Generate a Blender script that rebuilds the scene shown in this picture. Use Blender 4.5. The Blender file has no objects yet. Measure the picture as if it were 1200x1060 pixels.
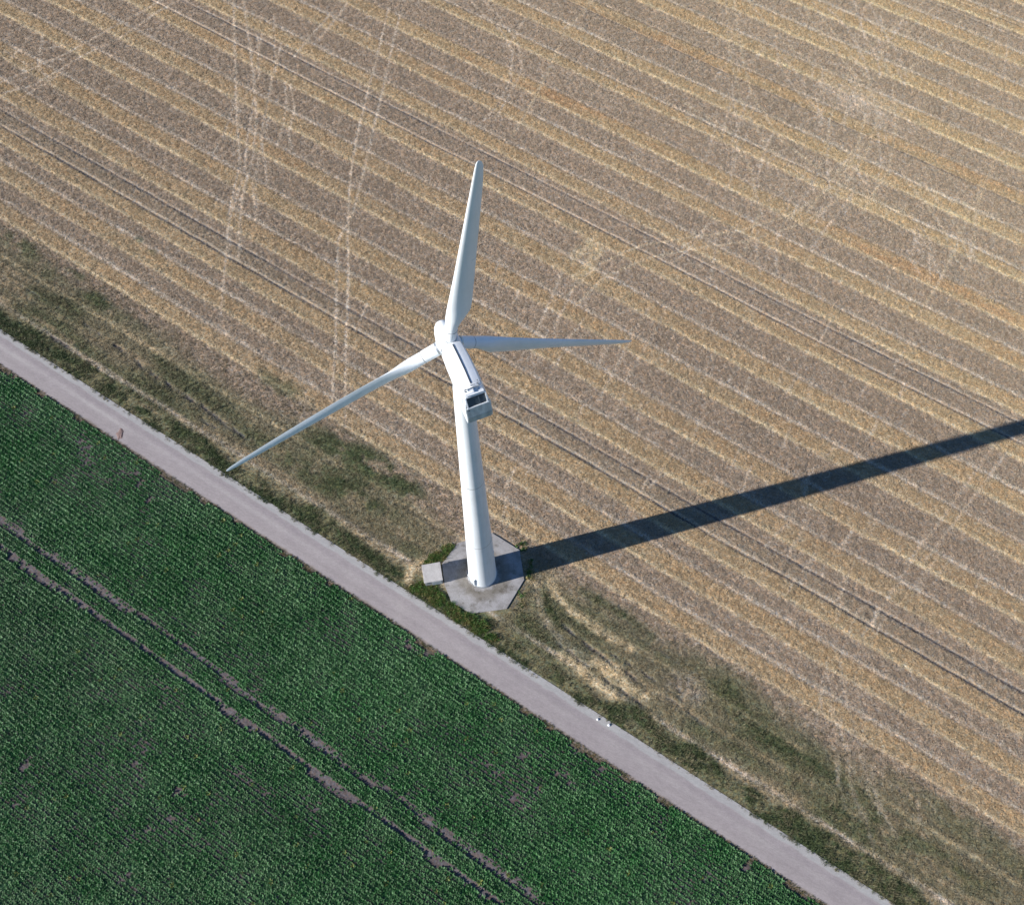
import bpy, bmesh, math, random
import numpy as np
from mathutils import Vector, Matrix

random.seed(7)
rng = np.random.default_rng(11)
scene = bpy.context.scene
R = math.radians

# ----------------------------------------------------------------------------
# camera, sky, sun, exposure
# ----------------------------------------------------------------------------
S = 0.75                       # metres per survey unit used in the lay-out below
CAM_H = 130.0                  # flying height in survey units
PITCH = R(23.5)
SUN_EL = R(24.0)
SHADOW_DIR = np.array([0.9627, 0.2706])      # direction in which shadows fall
SUN_STRENGTH = 5.0
SKY_STRENGTH = 0.068
EXPOSURE = 0.80

cam_d = bpy.data.cameras.new("camera")
cam = bpy.data.objects.new("camera", cam_d)
scene.collection.objects.link(cam)
cam.location = (0, 0, CAM_H * S)
cam.rotation_euler = (PITCH, 0, 0)
cam_d.sensor_fit = 'HORIZONTAL'
cam_d.sensor_width = 36.0
cam_d.lens = 36.0 * 1062.0 / 1200.0
cam_d.clip_start = 0.5
cam_d.clip_end = 12000.0
scene.camera = cam

world = bpy.data.worlds.new("World")
scene.world = world
world.use_nodes = True
wn = world.node_tree
bg = wn.nodes["Background"]
sky = wn.nodes.new("ShaderNodeTexSky")
sky.sky_type = 'NISHITA'
sky.sun_disc = False
sky.sun_elevation = SUN_EL
to_sun = np.array([-SHADOW_DIR[0], -SHADOW_DIR[1]])
sky.sun_rotation = math.atan2(to_sun[0], to_sun[1])
sky.air_density = 1.0
sky.dust_density = 0.0
sky.ozone_density = 6.5
wn.links.new(sky.outputs[0], bg.inputs[0])
bg.inputs[1].default_value = SKY_STRENGTH

sun_d = bpy.data.lights.new("sun", 'SUN')
sun_d.energy = SUN_STRENGTH
sun_d.angle = R(0.5)
sun_d.color = (1.0, 0.95, 0.89)
sun = bpy.data.objects.new("sun", sun_d)
scene.collection.objects.link(sun)
sv = Vector((to_sun[0] * math.cos(SUN_EL), to_sun[1] * math.cos(SUN_EL), math.sin(SUN_EL)))
sun.rotation_euler = sv.to_track_quat('Z', 'Y').to_euler()
sun.location = (-60, -20, 80)

scene.view_settings.view_transform = 'Standard'
scene.view_settings.look = 'None'
scene.view_settings.gamma = 1.0
scene.view_settings.use_curve_mapping = False
scene.view_settings.exposure = EXPOSURE
scene.render.engine = 'CYCLES'

# ----------------------------------------------------------------------------
# survey: turns a place read off the photograph into a place on the ground
# ----------------------------------------------------------------------------
cP, sP, FL = math.cos(PITCH), math.sin(PITCH), 1062.0
def ground(px, py, z=0.0):
    yc = 530.0 - py
    d = np.array([px - 600.0, cP * yc + sP * FL, sP * yc - cP * FL])
    k = (z - CAM_H) / d[2]
    return np.array([d[0] * k, d[1] * k])
UD = np.array([0.8432, -0.5377]); UD /= np.linalg.norm(UD)      # along the rows
VD = np.array([-UD[1], UD[0]])                                    # across the rows
def guv(px, py):
    g = ground(px, py)
    return np.array([g @ UD, g @ VD])
def uv_xy(u, v):
    return u * UD[0] + v * VD[0], u * UD[1] + v * VD[1]
def in_view(u, v, m=130.0):
    x, y = uv_xy(u, v)
    d = sP * y + cP * CAM_H
    yc = cP * y - sP * CAM_H
    px = 600 + FL * x / d
    py = 530 - FL * yc / d
    return (px > -m) & (px < 1200 + m) & (py > -m) & (py < 1060 + m)

# ----------------------------------------------------------------------------
# helpers
# ----------------------------------------------------------------------------
TAB = rng.random((256, 256)).astype(np.float32)
def vnoise(x, y, seed=0):
    x = np.asarray(x, dtype=np.float64) + seed * 17.31; y = np.asarray(y, dtype=np.float64) + seed * 41.7
    xi = np.floor(x).astype(np.int64); yi = np.floor(y).astype(np.int64)
    fx = x - xi; fy = y - yi
    fx = fx * fx * (3 - 2 * fx); fy = fy * fy * (3 - 2 * fy)
    a = TAB[xi & 255, yi & 255]; b = TAB[(xi + 1) & 255, yi & 255]
    c = TAB[xi & 255, (yi + 1) & 255]; d = TAB[(xi + 1) & 255, (yi + 1) & 255]
    return (a * (1 - fx) + b * fx) * (1 - fy) + (c * (1 - fx) + d * fx) * fy
def fbm(x, y, seed=0, oct=4):
    s = 0; a = 1; t = 0
    for i in range(oct):
        s = s + a * vnoise(x * 2 ** i, y * 2 ** i, seed + i); t += a; a *= 0.55
    return s / t
def sstep(a, b, x):
    t = np.clip((x - a) / (b - a), 0, 1)
    return t * t * (3 - 2 * t)

def props(o, label=None, cat=None, group=None, kind=None):
    if label: o['label'] = label
    if cat: o['category'] = cat
    if group: o['group'] = group
    if kind: o['kind'] = kind
    return o

def link(name, me, mat=None, parent=None):
    o = bpy.data.objects.new(name, me)
    scene.collection.objects.link(o)
    if mat: me.materials.append(mat)
    if parent: o.parent = parent
    return o

def from_bm(name, bm, mat=None, parent=None, smooth=False):
    bmesh.ops.recalc_face_normals(bm, faces=bm.faces)
    me = bpy.data.meshes.new(name)
    bm.to_mesh(me); bm.free()
    if smooth:
        for p in me.polygons: p.use_smooth = True
    return link(name, me, mat, parent)

def smooth_by_angle(o, ang=35):
    me = o.data
    me.polygons.foreach_set('use_smooth', [True] * len(me.polygons))
    bm = bmesh.new(); bm.from_mesh(me)
    for e in bm.edges:
        if len(e.link_faces) == 2 and e.calc_face_angle(0) > R(ang): e.smooth = False
    bm.to_mesh(me); bm.free()

def bm_box(bm, cx, cy, cz, sx, sy, sz, mat=None, bevel=0.0):
    r = bmesh.ops.create_cube(bm, size=1.0)
    vs = r['verts']
    for v in vs: v.co = Vector((v.co.x * sx, v.co.y * sy, v.co.z * sz))
    if bevel > 0:
        es = list({e for v in vs for e in v.link_edges})
        rb = bmesh.ops.bevel(bm, geom=es, offset=bevel, segments=1, affect='EDGES')
        vs = list({v for f in rb['faces'] for v in f.verts} | {v for v in vs if v.is_valid})
    for v in vs:
        v.co += Vector((cx, cy, cz))
        if mat: v.co = mat @ v.co
    return vs

def bm_tube(bm, p0, p1, r0, r1, n=12, cap=True):
    p0 = Vector(p0); p1 = Vector(p1)
    q = (p1 - p0).to_track_quat('Z', 'Y')
    rings = []
    for p, r in ((p0, r0), (p1, r1)):
        rings.append([bm.verts.new(p + q @ Vector((r * math.cos(t * 2 * math.pi / n), r * math.sin(t * 2 * math.pi / n), 0))) for t in range(n)])
    for i in range(n):
        bm.faces.new((rings[0][i], rings[0][(i + 1) % n], rings[1][(i + 1) % n], rings[1][i]))
    if cap:
        bm.faces.new(rings[0][::-1]); bm.faces.new(rings[1])

def bm_loft(bm, sections, cap=True, closed=True):
    rings = [[bm.verts.new(p) for p in s] for s in sections]
    n = len(rings[0])
    for a, b in zip(rings[:-1], rings[1:]):
        for i in range(n if closed else n - 1):
            bm.faces.new((a[i], a[(i + 1) % n], b[(i + 1) % n], b[i]))
    if cap:
        bm.faces.new(rings[0][::-1]); bm.faces.new(rings[-1])
    return rings

def grid_mesh(name, X, Y, Z, keep=None, col=None):
    """X,Y,Z 2-D arrays; keep: boolean per vertex; quads made where all four corners are kept."""
    nu, nv = X.shape
    idx = np.arange(nu * nv).reshape(nu, nv)
    q = np.stack([idx[:-1, :-1], idx[1:, :-1], idx[1:, 1:], idx[:-1, 1:]], -1).reshape(-1, 4)
    if keep is not None:
        k = keep.reshape(-1)
        q = q[k[q].all(1)]
    used = np.unique(q)
    remap = np.full(nu * nv, -1, dtype=np.int64); remap[used] = np.arange(len(used))
    q = remap[q]
    co = np.stack([X.reshape(-1)[used], Y.reshape(-1)[used], Z.reshape(-1)[used]], -1).astype(np.float32)
    me = bpy.data.meshes.new(name)
    me.vertices.add(len(co)); me.vertices.foreach_set('co', co.reshape(-1))
    me.loops.add(q.size); me.loops.foreach_set('vertex_index', q.reshape(-1).astype(np.int32))
    me.polygons.add(len(q))
    me.polygons.foreach_set('loop_start', np.arange(0, q.size, 4, dtype=np.int32))
    me.update(calc_edges=True)
    if col is not None:
        at = me.attributes.new('tint', 'FLOAT_COLOR', 'POINT')
        c = col.reshape(-1, 3)[used]
        c4 = np.concatenate([c, np.ones((len(c), 1))], 1).astype(np.float32)
        at.data.foreach_set('color', c4.reshape(-1))
    return me

# ---- materials --------------------------------------------------------------
def new_mat(name):
    m = bpy.data.materials.new(name); m.use_nodes = True
    nt = m.node_tree
    b = nt.nodes['Principled BSDF']
    return m, nt, b
def n_noise(nt, scale, detail=4, rough=0.55, vec=None, dim='3D'):
    n = nt.nodes.new('ShaderNodeTexNoise'); n.noise_dimensions = dim
    n.inputs['Scale'].default_value = scale; n.inputs['Detail'].default_value = detail
    n.inputs['Roughness'].default_value = rough
    if vec: nt.links.new(vec, n.inputs['Vector'])
    return n
def n_ramp(nt, fac, stops):
    r = nt.nodes.new('ShaderNodeValToRGB')
    while len(r.color_ramp.elements) < len(stops): r.color_ramp.elements.new(0.5)
    for e, (p, c) in zip(r.color_ramp.elements, stops):
        e.position = p; e.color = (*c, 1) if len(c) == 3 else c
    nt.links.new(fac, r.inputs[0])
    return r
def n_mix(nt, a, b, fac=None, mode='MIX', f=0.5):
    m = nt.nodes.new('ShaderNodeMix'); m.data_type = 'RGBA'; m.blend_type = mode
    m.inputs[0].default_value = f
    if fac is not None: nt.links.new(fac, m.inputs[0])
    for s, i in ((a, 6), (b, 7)):
        if isinstance(s, (tuple, list)): m.inputs[i].default_value = (*s, 1)
        else: nt.links.new(s, m.inputs[i])
    return m.outputs[2]
def n_bump(nt, h, bsdf, strength=0.5, dist=0.05):
    b = nt.nodes.new('ShaderNodeBump')
    b.inputs['Strength'].default_value = strength; b.inputs['Distance'].default_value = dist
    nt.links.new(h, b.inputs['Height']); nt.links.new(b.outputs[0], bsdf.inputs['Normal'])
    return b
def obj_coord(nt):
    return nt.nodes.new('ShaderNodeTexCoord').outputs['Object']

def tinted_ground(name, grain=7.0, amp=(0.45, 1.6), rough=0.95, bump=0.8, bdist=0.06, hue=True):
    m, nt, b = new_mat(name)
    co = obj_coord(nt)
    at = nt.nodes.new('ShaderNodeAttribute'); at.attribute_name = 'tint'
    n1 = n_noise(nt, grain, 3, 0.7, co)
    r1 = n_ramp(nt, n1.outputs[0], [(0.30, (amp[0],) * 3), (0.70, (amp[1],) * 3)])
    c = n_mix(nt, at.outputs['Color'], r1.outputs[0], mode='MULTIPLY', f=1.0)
    if hue:
        n2 = n_noise(nt, grain * 0.6, 2, 0.6, co)
        sh = nt.nodes.new('ShaderNodeVectorMath'); sh.operation = 'ADD'; sh.inputs[1].default_value = (31, 7, 3)
        nt.links.new(co, sh.inputs[0]); nt.links.new(sh.outputs[0], n2.inputs['Vector'])
        r2 = n_ramp(nt, n2.outputs[0], [(0.35, (1.14, 0.98, 0.82)), (0.65, (0.88, 1.0, 1.14))])
        c = n_mix(nt, c, r2.outputs[0], mode='MULTIPLY', f=0.8)
    nt.links.new(c, b.inputs['Base Color'])
    b.inputs['Roughness'].default_value = rough
    b.inputs['Specular IOR Level'].default_value = 0.15
    n_bump(nt, n1.outputs[0], b, bump, bdist)
    return m

M_field = tinted_ground('stubble_ground', 6.5)
M_soil = tinted_ground('crop_soil', 5.0, (0.6, 1.35), bump=0.7)
M_far = tinted_ground('far_ground', 2.5, (0.7, 1.3), bump=0.3)

def white_paint(name, base=(0.80, 0.84, 0.885), rough=0.38, dirt=0.10, streak=0.6):
    m, nt, b = new_mat(name)
    co = obj_coord(nt)
    mp = nt.nodes.new('ShaderNodeMapping'); mp.inputs['Scale'].default_value = (2.2, 2.2, 0.12)
    nt.links.new(co, mp.inputs[0])
    n1 = n_noise(nt, 1.4, 6, 0.65, mp.outputs[0])
    n2 = n_noise(nt, 0.5, 5, 0.6, co)
    r1 = n_ramp(nt, n1.outputs[0], [(0.35, tuple(x * (1 - dirt) for x in base)), (0.62, base)])
    r2 = n_ramp(nt, n2.outputs[0], [(0.3, (0.93, 0.93, 0.91)), (0.7, (1, 1, 1))])
    c = n_mix(nt, r1.outputs[0], r2.outputs[0], mode='MULTIPLY', f=1.0)
    nt.links.new(c, b.inputs['Base Color'])
    rr = n_ramp(nt, n2.outputs[0], [(0.3, (rough + .12,) * 3), (0.7, (rough - .05,) * 3)])
    nt.links.new(rr.outputs[0], b.inputs['Roughness'])
    b.inputs['Specular IOR Level'].default_value = 0.4
    return m
M_white = white_paint('white_tower_paint')
M_nac = white_paint('white_nacelle_shell', (0.82, 0.85, 0.885), 0.42, 0.05)
M_blade = white_paint('white_blade_gelcoat', (0.85, 0.89, 0.93), 0.30, 0.04)
M_panel = white_paint('grey_stained_panel', (0.56, 0.60, 0.60), 0.5, 0.35)
def flat_mat(name, col, rough=0.6, metal=0.0, var=0.15, scale=6.0):
    m, nt, b = new_mat(name)
    n = n_noise(nt, scale, 4, 0.6, obj_coord(nt))
    r = n_ramp(nt, n.outputs[0], [(0.3, tuple(x * (1 - var) for x in col)), (0.7, tuple(min(1, x * (1 + var)) for x in col))])
    nt.links.new(r.outputs[0], b.inputs['Base Color'])
    b.inputs['Roughness'].default_value = rough; b.inputs['Metallic'].default_value = metal
    return m
M_dark = flat_mat('dark_seam_rubber', (0.03, 0.035, 0.045), 0.7)
M_darkmetal = flat_mat('dark_radiator_metal', (0.11, 0.14, 0.17), 0.45, 0.4)
M_steel = flat_mat('galvanised_steel', (0.45, 0.47, 0.48), 0.4, 0.7)
M_red = flat_mat('red_beacon_lens', (0.25, 0.03, 0.02), 0.25)
M_door = flat_mat('grey_door_paint', (0.50, 0.54, 0.56), 0.5, 0.0, 0.08)

def concrete_mat(name, base, dark, scale=1.2):
    m, nt, b = new_mat(name)
    co = obj_coord(nt)
    n1 = n_noise(nt, scale, 8, 0.65, co)
    n2 = n_noise(nt, scale * 9, 4, 0.7, co)
    r1 = n_ramp(nt, n1.outputs[0], [(0.32, dark), (0.55, base), (0.8, tuple(x * 1.12 for x in base))])
    r2 = n_ramp(nt, n2.outputs[0], [(0.25, (0.78,) * 3), (0.6, (1.05,) * 3)])
    c = n_mix(nt, r1.outputs[0], r2.outputs[0], mode='MULTIPLY', f=1.0)
    nt.links.new(c, b.inputs['Base Color'])
    b.inputs['Roughness'].default_value = 0.9; b.inputs['Specular IOR Level'].default_value = 0.2
    n_bump(nt, n2.outputs[0], b, 0.35, 0.02)
    return m, nt, b, c
M_conc, _, _, _ = concrete_mat('kiosk_concrete', (0.45, 0.43, 0.415), (0.36, 0.34, 0.325), 1.5)

# ----------------------------------------------------------------------------
# field pattern (survey units, v = distance across the rows)
# ----------------------------------------------------------------------------
C_grey = np.array([0.322, 0.250, 0.184]); C_gold = np.array([0.408, 0.302, 0.180])
C_pale = np.array([0.49, 0.410, 0.320]); C_yel = np.array([0.56, 0.450, 0.285])
C_org = np.array([0.400, 0.245, 0.135]); C_dark = np.array([0.085, 0.078, 0.078])
C_green = np.array([0.072, 0.094, 0.042]); C_lush = np.array([0.045, 0.085, 0.028])
C_olive = np.array([0.165, 0.145, 0.088]); C_dry = np.array([0.30, 0.235, 0.150])
C_soil = np.array([0.100, 0.083, 0.084])

GOLD = [(37.5, 39.9), (43.8, 46.3), (49.8, 52.3), (57.7, 60.5), (64.9, 67.5), (73.4, 75.8), (80.9, 83.6), (89.2, 91.6),
        (96.9, 99.2), (104.7, 107.2), (112.1, 114.7), (121.1, 123.0), (128.3, 130.7), (136.5, 139.1), (144.3, 146.9), (152.4, 155.3), (160.7, 163.2)]
v_ = 168.6
while v_ < 420: GOLD.append((v_, v_ + 2.6)); v_ += 7.95
def blend(c, col, w):
    w = np.clip(w, 0, 1)[..., None]
    return c * (1 - w) + col * w
def gline(v, v0, w):
    return np.exp(-((v - v0) / w) ** 2)

def field_pattern(u, v):
    wob = (vnoise(u * 0.035, v * 0.02, 3) - 0.5) * 0.35 + (vnoise(u * 0.25, v * 0.3, 4) - 0.5) * 0.12
    v = np.asarray(v, dtype=float); vv = v + wob
    al = lambda sd, f=0.06: 0.42 + 1.1 * vnoise(u * f, v * 0.05, sd)            # variation along a line
    c = np.broadcast_to(C_grey, u.shape + (3,)).copy()
    h = np.zeros(u.shape)
    big = fbm(u * 0.02, v * 0.03, 9, 3)
    c = c * (0.88 + 0.26 * big[..., None])
    for i, (lo, hi) in enumerate(GOLD):
        if hi < v.min() - 2 or lo > v.max() + 2: continue
        e = 0.28
        w = sstep(lo - e, lo + e, vv) * (1 - sstep(hi - e, hi + e, vv))
        gcol = C_gold
        strength = 0.72 + 0.36 * vnoise(u * 0.05, v * 0 + i, 12)
        c = blend(c, gcol, w * strength)
        om = {10: 0.6, 13: 0.42, 9: 0.25, 5: 0.25, 7: 0.2}.get(i, 0.12)
        c = blend(c, C_org, w * om * sstep(0.42, 0.75, fbm(u * 0.07, v * 0.25, 20 + i, 3)))
        h += w * 0.02
        # pale yellow edge below, grey-pale straw line above
        ye = 0.0 if i == 13 else 0.75
        c = blend(c, C_yel, gline(vv, lo - 0.05, 0.38) * ye * .95 * (.25 + .75 * al(30 + i, .09)))
        c = blend(c, C_pale, gline(vv, hi + 0.55, 0.36) * ({10: .25, 13: .25, 7: .3}.get(i, 0.8)) * (.2 + .8 * al(50 + i, .09)))
        h += gline(vv, lo - 0.05, 0.32) * 0.05 + gline(vv, hi + 0.55, 0.32) * 0.05
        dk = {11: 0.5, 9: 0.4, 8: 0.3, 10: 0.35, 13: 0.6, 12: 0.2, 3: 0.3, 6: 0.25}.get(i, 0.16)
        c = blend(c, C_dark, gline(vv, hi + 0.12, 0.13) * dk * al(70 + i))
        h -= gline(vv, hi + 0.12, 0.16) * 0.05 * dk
    # tramlines and wheelings
    for v0, w, k, pk in ((55.22, 0.23, 1.05, 0.35), (52.45, 0.22, 1.05, 0.1), (95.12, 0.18, .9, 0.35), (91.72, 0.15, 0.75, 0.22), (136.35, 0.14, 0.6, 0.0), (175.0, .16, .6, .3), (178.2, .16, .6, .3)):
        a = al(90 + int(v0), 0.25)
        c = blend(c, C_dark, gline(vv, v0, w) * k * a)
        c = blend(c, C_pale, gline(vv, v0 + 0.33, 0.17) * pk * a)
        c = blend(c, C_pale, gline(vv, v0 - 0.34, 0.2) * pk * .35 * a)
        h -= gline(vv, v0, w * 1.2) * 0.07
        h += gline(vv, v0 + 0.33, 0.18) * 0.02
    # brighter ground between wheelings
    c = blend(c, C_dry * 1.05, ((vv > 52.6) & (vv < 55)) * 0.30)
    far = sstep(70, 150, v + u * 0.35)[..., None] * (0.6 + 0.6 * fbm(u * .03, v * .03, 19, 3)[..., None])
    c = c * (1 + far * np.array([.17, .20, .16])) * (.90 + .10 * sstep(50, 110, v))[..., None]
    # headland -------------------------------------------------------------
    hd = 1 - sstep(31.0, 36.5, v + (fbm(u * 0.05, v * 0.08, 5, 3) - 0.5) * 9)
    hc = np.broadcast_to(C_olive, u.shape + (3,)).copy()
    st = vnoise(u * 0.03, v * 1.1, 8)
    hc = hc * (0.72 + 0.75 * st[..., None])
    hc = blend(hc, C_dry, sstep(0.5, 0.8, vnoise(u * 0.06, v * 0.8, 14)) * 0.7)
    hc = blend(hc, C_green, sstep(0.45, 0.72, fbm(u * 0.07, v * 0.22, 15, 4)) * 0.75)
    c = blend(c, hc, hd * 0.92)
    c = blend(c, C_yel, gline(vv, 31.6, 0.35) * 0.42 * al(41))
    c = blend(c, C_dry, gline(vv, 27.9, 0.5) * 0.5 * al(43))
    c = blend(c, C_pale, gline(vv, 24.5, 0.33) * 0.75 * al(42, .2) ** 2)
    c = blend(c, C_dark, gline(vv, 30.9, 0.14) * 0.30 * al(44, .2))
    c = blend(c, C_dark, gline(vv, 27.2, 0.14) * 0.30 * al(45, .2))
    # grass verge of the lane
    vg = 1 - sstep(22.9, 24.2, v + (fbm(u * 0.2, v * 0.2, 6, 3) - 0.5) * 3.2)
    c = blend(c, C_green * 1.05, vg * (.45 + .5 * sstep(.3, .6, fbm(u * .4, v * .7, 18, 3))))
    return c, h

TRACKS = []   # (list of photo points, half width, colour, weight, depth)
def tr(pts, w=0.17, col=C_pale, k=0.6, d=0.02): TRACKS.append((pts, w, col, k, d))
# long wheel tracks crossing the swaths
tr([(273, 0), (277, 133), (281, 190), (267, 253)], k=.75); tr([(285, 0), (297, 90), (300, 133), (297, 180), (283, 233), (279, 300)], k=.7)
tr([(297, 117), (290, 160), (286, 200), (268, 260), (262, 330), (258, 370)], k=.55); tr([(340, 100), (345, 130), (338, 160), (341, 175)], k=.55)
tr([(313, 213), (305, 160), (318, 95), (330, 50)], k=.5); tr([(334, 98), (336, 125), (325, 170)], k=.5); tr([(314, 140), (306, 175), (296, 215), (300, 260)], k=.5)
tr([(455, 10), (443, 60), (430, 110), (417, 165), (410, 207), (407, 267), (408, 333), (405, 400), (404, 500)], k=.72)
tr([(470, 10), (455, 75), (440, 140), (423, 213), (413, 250), (396, 281), (394, 330), (393, 400), (388, 480)], k=.72)
tr([(407, 4), (392, 24), (373, 47)], k=.65); tr([(391, 13), (375, 30), (360, 47), (345, 66)], k=.6)
tr([(0, 97), (40, 80), (83, 60), (130, 33), (173, 10), (190, 0)], k=.65); tr([(0, 110), (40, 100), (93, 67), (140, 45), (187, 13), (210, 0)], k=.6)
tr([(5, 60), (30, 75), (60, 92)], k=.4); tr([(50, 40), (44, 75), (60, 100)], k=.35); tr([(25, 115), (60, 92), (100, 80)], k=.4)
tr([(545, -5), (567, 18), (590, 40), (600, 62), (598, 95), (585, 120), (567, 142)], k=.6); tr([(560, -5), (585, 20), (606, 50), (612, 78), (603, 100), (580, 140)], k=.55)
tr([(600, 95), (582, 125), (570, 143)], col=C_dark, k=.35, w=.12)
tr([(657, 322), (649, 342), (640, 362), (628, 390)], k=.6); tr([(676, 325), (667, 345), (660, 362), (650, 380)], k=.6)
tr([(675, 300), (690, 285), (700, 293), (690, 315), (677, 323)], w=.9, k=.45, col=C_yel)
tr([(997, 227), (985, 245), (972, 262), (950, 290)], k=.65); tr([(985, 218), (972, 240), (955, 262)], k=.6)
tr([(760, 360), (740, 395), (722, 430), (700, 470)], k=.35); tr([(780, 365), (757, 405), (735, 445)], k=.3)
tr([(1000, 0), (1006, 20), (1013, 43), (1027, 67), (1032, 90)], k=.6); tr([(970, 10), (985, 25), (1000, 45), (1012, 70), (1020, 100)], k=.6)
tr([(1017, 0), (1030, 30), (1050, 60), (1062, 90)], k=.55); tr([(1060, 20), (1045, 45), (1020, 60)], k=.5)
tr([(983, 60), (960, 90), (940, 120), (918, 150), (900, 175)], col=C_dark, w=.10, k=.35); tr([(1000, 20), (965, 58), (925, 100)], col=C_dark, w=.10, k=.3)
tr([(983, 770), (990, 810), (1000, 850), (1008, 890), (1030, 940), (1051, 982)], k=.24); tr([(968, 775), (975, 830), (990, 870), (1000, 930), (1015, 970)], k=.2)
tr([(1003, 795), (1010, 840), (1012, 880)], k=.2); tr([(1165, 520), (1130, 570), (1095, 620), (1060, 660)], k=.4); tr([(1180, 530), (1150, 570), (1120, 610), (1085, 655)], k=.35)
tr([(1085, 625), (1060, 670), (1040, 700), (1010, 745)], k=.35)
# ruts and mown arcs beside the lane
tr([(0, 322), (33, 340), (67, 360), (100, 380), (135, 405)], col=C_dark, w=.16, k=.55, d=.06)
tr([(135, 405), (167, 430), (185, 441), (200, 452), (220, 466), (236, 476), (262, 495), (290, 515)], col=C_dark, w=.30, k=.8, d=.14)
tr([(60, 395), (70, 400), (80, 407)], col=C_dark, w=.35, k=.7, d=.1); tr([(236, 491), (243, 496), (252, 501)], col=C_dark, w=.2, k=.7, d=.1)
tr([(85, 410), (110, 427), (133, 443)], k=.7, w=.2); tr([(40, 372), (62, 385), (85, 402)], k=.5, w=.3, col=C_dry)
tr([(660, 733), (675, 745), (690, 757), (705, 768), (720, 780), (733, 786), (745, 797)], col=C_dark, w=.26, k=.9, d=.14)
tr([(655, 755), (668, 763), (680, 775), (697, 785), (710, 797), (725, 806), (745, 820), (757, 828)], col=C_dark, w=.24, k=.8, d=.12)
tr([(715, 765), (735, 777), (755, 789), (775, 803), (800, 820)], col=C_dark, w=.17, k=.75, d=.1)
tr([(775, 812), (790, 822), (805, 833), (825, 848)], col=C_dark, w=.2, k=.55, d=.1); tr([(740, 742), (770, 760), (795, 777)], col=C_dark, w=.12, k=.45, d=.05)
tr([(775, 795), (785, 800), (800, 813)], col=C_dark, w=.4, k=.6, d=.12); tr([(800, 740), (830, 760), (850, 775)], col=C_dark, w=.14, k=.4, d=.05)
tr([(700, 775), (712, 783), (722, 789), (733, 800)], col=C_yel, w=.8, k=.6, d=-.05); tr([(658, 767), (680, 783), (700, 800), (720, 815)], col=C_yel, w=.55, k=.6, d=-.05)
tr([(730, 800), (755, 815), (770, 812)], col=C_yel, w=.5, k=.4); tr([(790, 795), (805, 800), (815, 812), (805, 815)], col=C_pale * .62, w=1.1, k=.35)
tr([(628, 680), (631, 705), (640, 730), (655, 748), (690, 775)], col=C_pale, w=.6, k=.17, d=0); tr([(643, 678), (652, 697), (668, 715), (700, 738), (740, 760)], col=C_yel, w=.45, k=.5, d=0)
tr([(636, 690), (642, 715), (655, 735)], col=C_green, w=.5, k=.4, d=0); tr([(680, 690), (700, 702), (730, 720), (765, 745)], col=C_green, w=.7, k=.5, d=0)
tr([(610, 700), (600, 718), (590, 735), (578, 745)], col=C_olive, w=.8, k=.5, d=0)
tr([(600, 712), (608, 700), (616, 684)], col=C_dark, w=.16, k=.6, d=.03)
tr([(255, 380), (275, 395), (300, 410)], col=C_pale, w=.15, k=.4); tr([(485, 690), (478, 676), (484, 664), (496, 655)], col=C_yel * .85, w=.42, k=.8, d=-.02)
# green patches of weeds in the stubble: (photo x, y, radius along rows, radius across rows, weight)
GREENS = [(20, 285, 7, 1.6, .75), (55, 318, 6, 1.4, .5), (112, 352, 3.4, 1.5, .9), (90, 322, 2.5, .8, .7), (165, 282, 1.2, .7, .6), (180, 294, .9, .7, .8), (145, 372, 5, 1.2, .5), (330, 455, 6, 1.7, .6),
          (395, 530, 8, 3.0, .8), (440, 545, 8, 2.4, .9), (470, 570, 5, 1.8, .8), (420, 580, 7, 2.4, .8), (370, 560, 6, 2, .7), (480, 640, 5, 2, .45), (310, 520, 9, 1.5, .7),
          (730, 740, 8, 1.6, .45), (860, 800, 10, 1.5, .4), (900, 850, 14, 2.0, .5), (1000, 960, 14, 2.0, .5), (1120, 960, 12, 1.8, .55), (1090, 1000, 10, 2, .6), (960, 905, 10, 1.5, .4), (610, 740, 5, 2.4, .45)]

for q in ([(860, -5), (866, 50), (880, 110), (915, 165), (955, 195), (1000, 210), (1040, 215)], [(850, -5), (854, 60), (868, 120), (900, 175), (945, 210), (990, 226)],
          [(935, -5), (950, 25), (975, 55), (1003, 90), (1015, 130), (1005, 170), (975, 210), (945, 250)], [(948, -5), (965, 25), (990, 55), (1016, 92), (1028, 135), (1017, 175), (988, 218)],
          [(1090, -5), (1050, 30), (1010, 62), (985, 100), (972, 140), (968, 190)], [(1110, -5), (1065, 35), (1024, 70), (1000, 105), (986, 145)],
          [(665, 345), (700, 310), (750, 288), (810, 278), (870, 270), (930, 250), (980, 215), (1010, 170)], [(672, 360), (708, 325), (760, 302), (815, 291), (875, 283), (940, 262), (990, 228)],
          [(1060, 210), (1085, 240), (1105, 270), (1118, 300), (1140, 330)], [(1072, 205), (1100, 238), (1122, 268), (1134, 300)], [(1150, 215), (1135, 250), (1120, 290), (1100, 330), (1075, 370)],
          [(880, 5), (910, 45), (960, 80), (1010, 95), (1060, 85), (1100, 55), (1130, 20)], [(800, 120), (850, 150), (880, 200), (890, 250), (870, 300)], [(1030, 60), (1045, 100), (1050, 150), (1040, 200), (1010, 250)],
          [(700, -5), (660, 40), (640, 90), (600, 160)], [(1200, 150), (1165, 190), (1145, 240), (1140, 290)]):
    tr(q, .17, C_pale * np.array([1.05, 1.03, .93]), .62, .02)
tr([(975, 105), (1000, 118), (1030, 128)], 2.4, C_pale, .3, 0); tr([(990, 225), (1020, 240), (1060, 250)], 1.5, C_yel, .25, 0)
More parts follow.
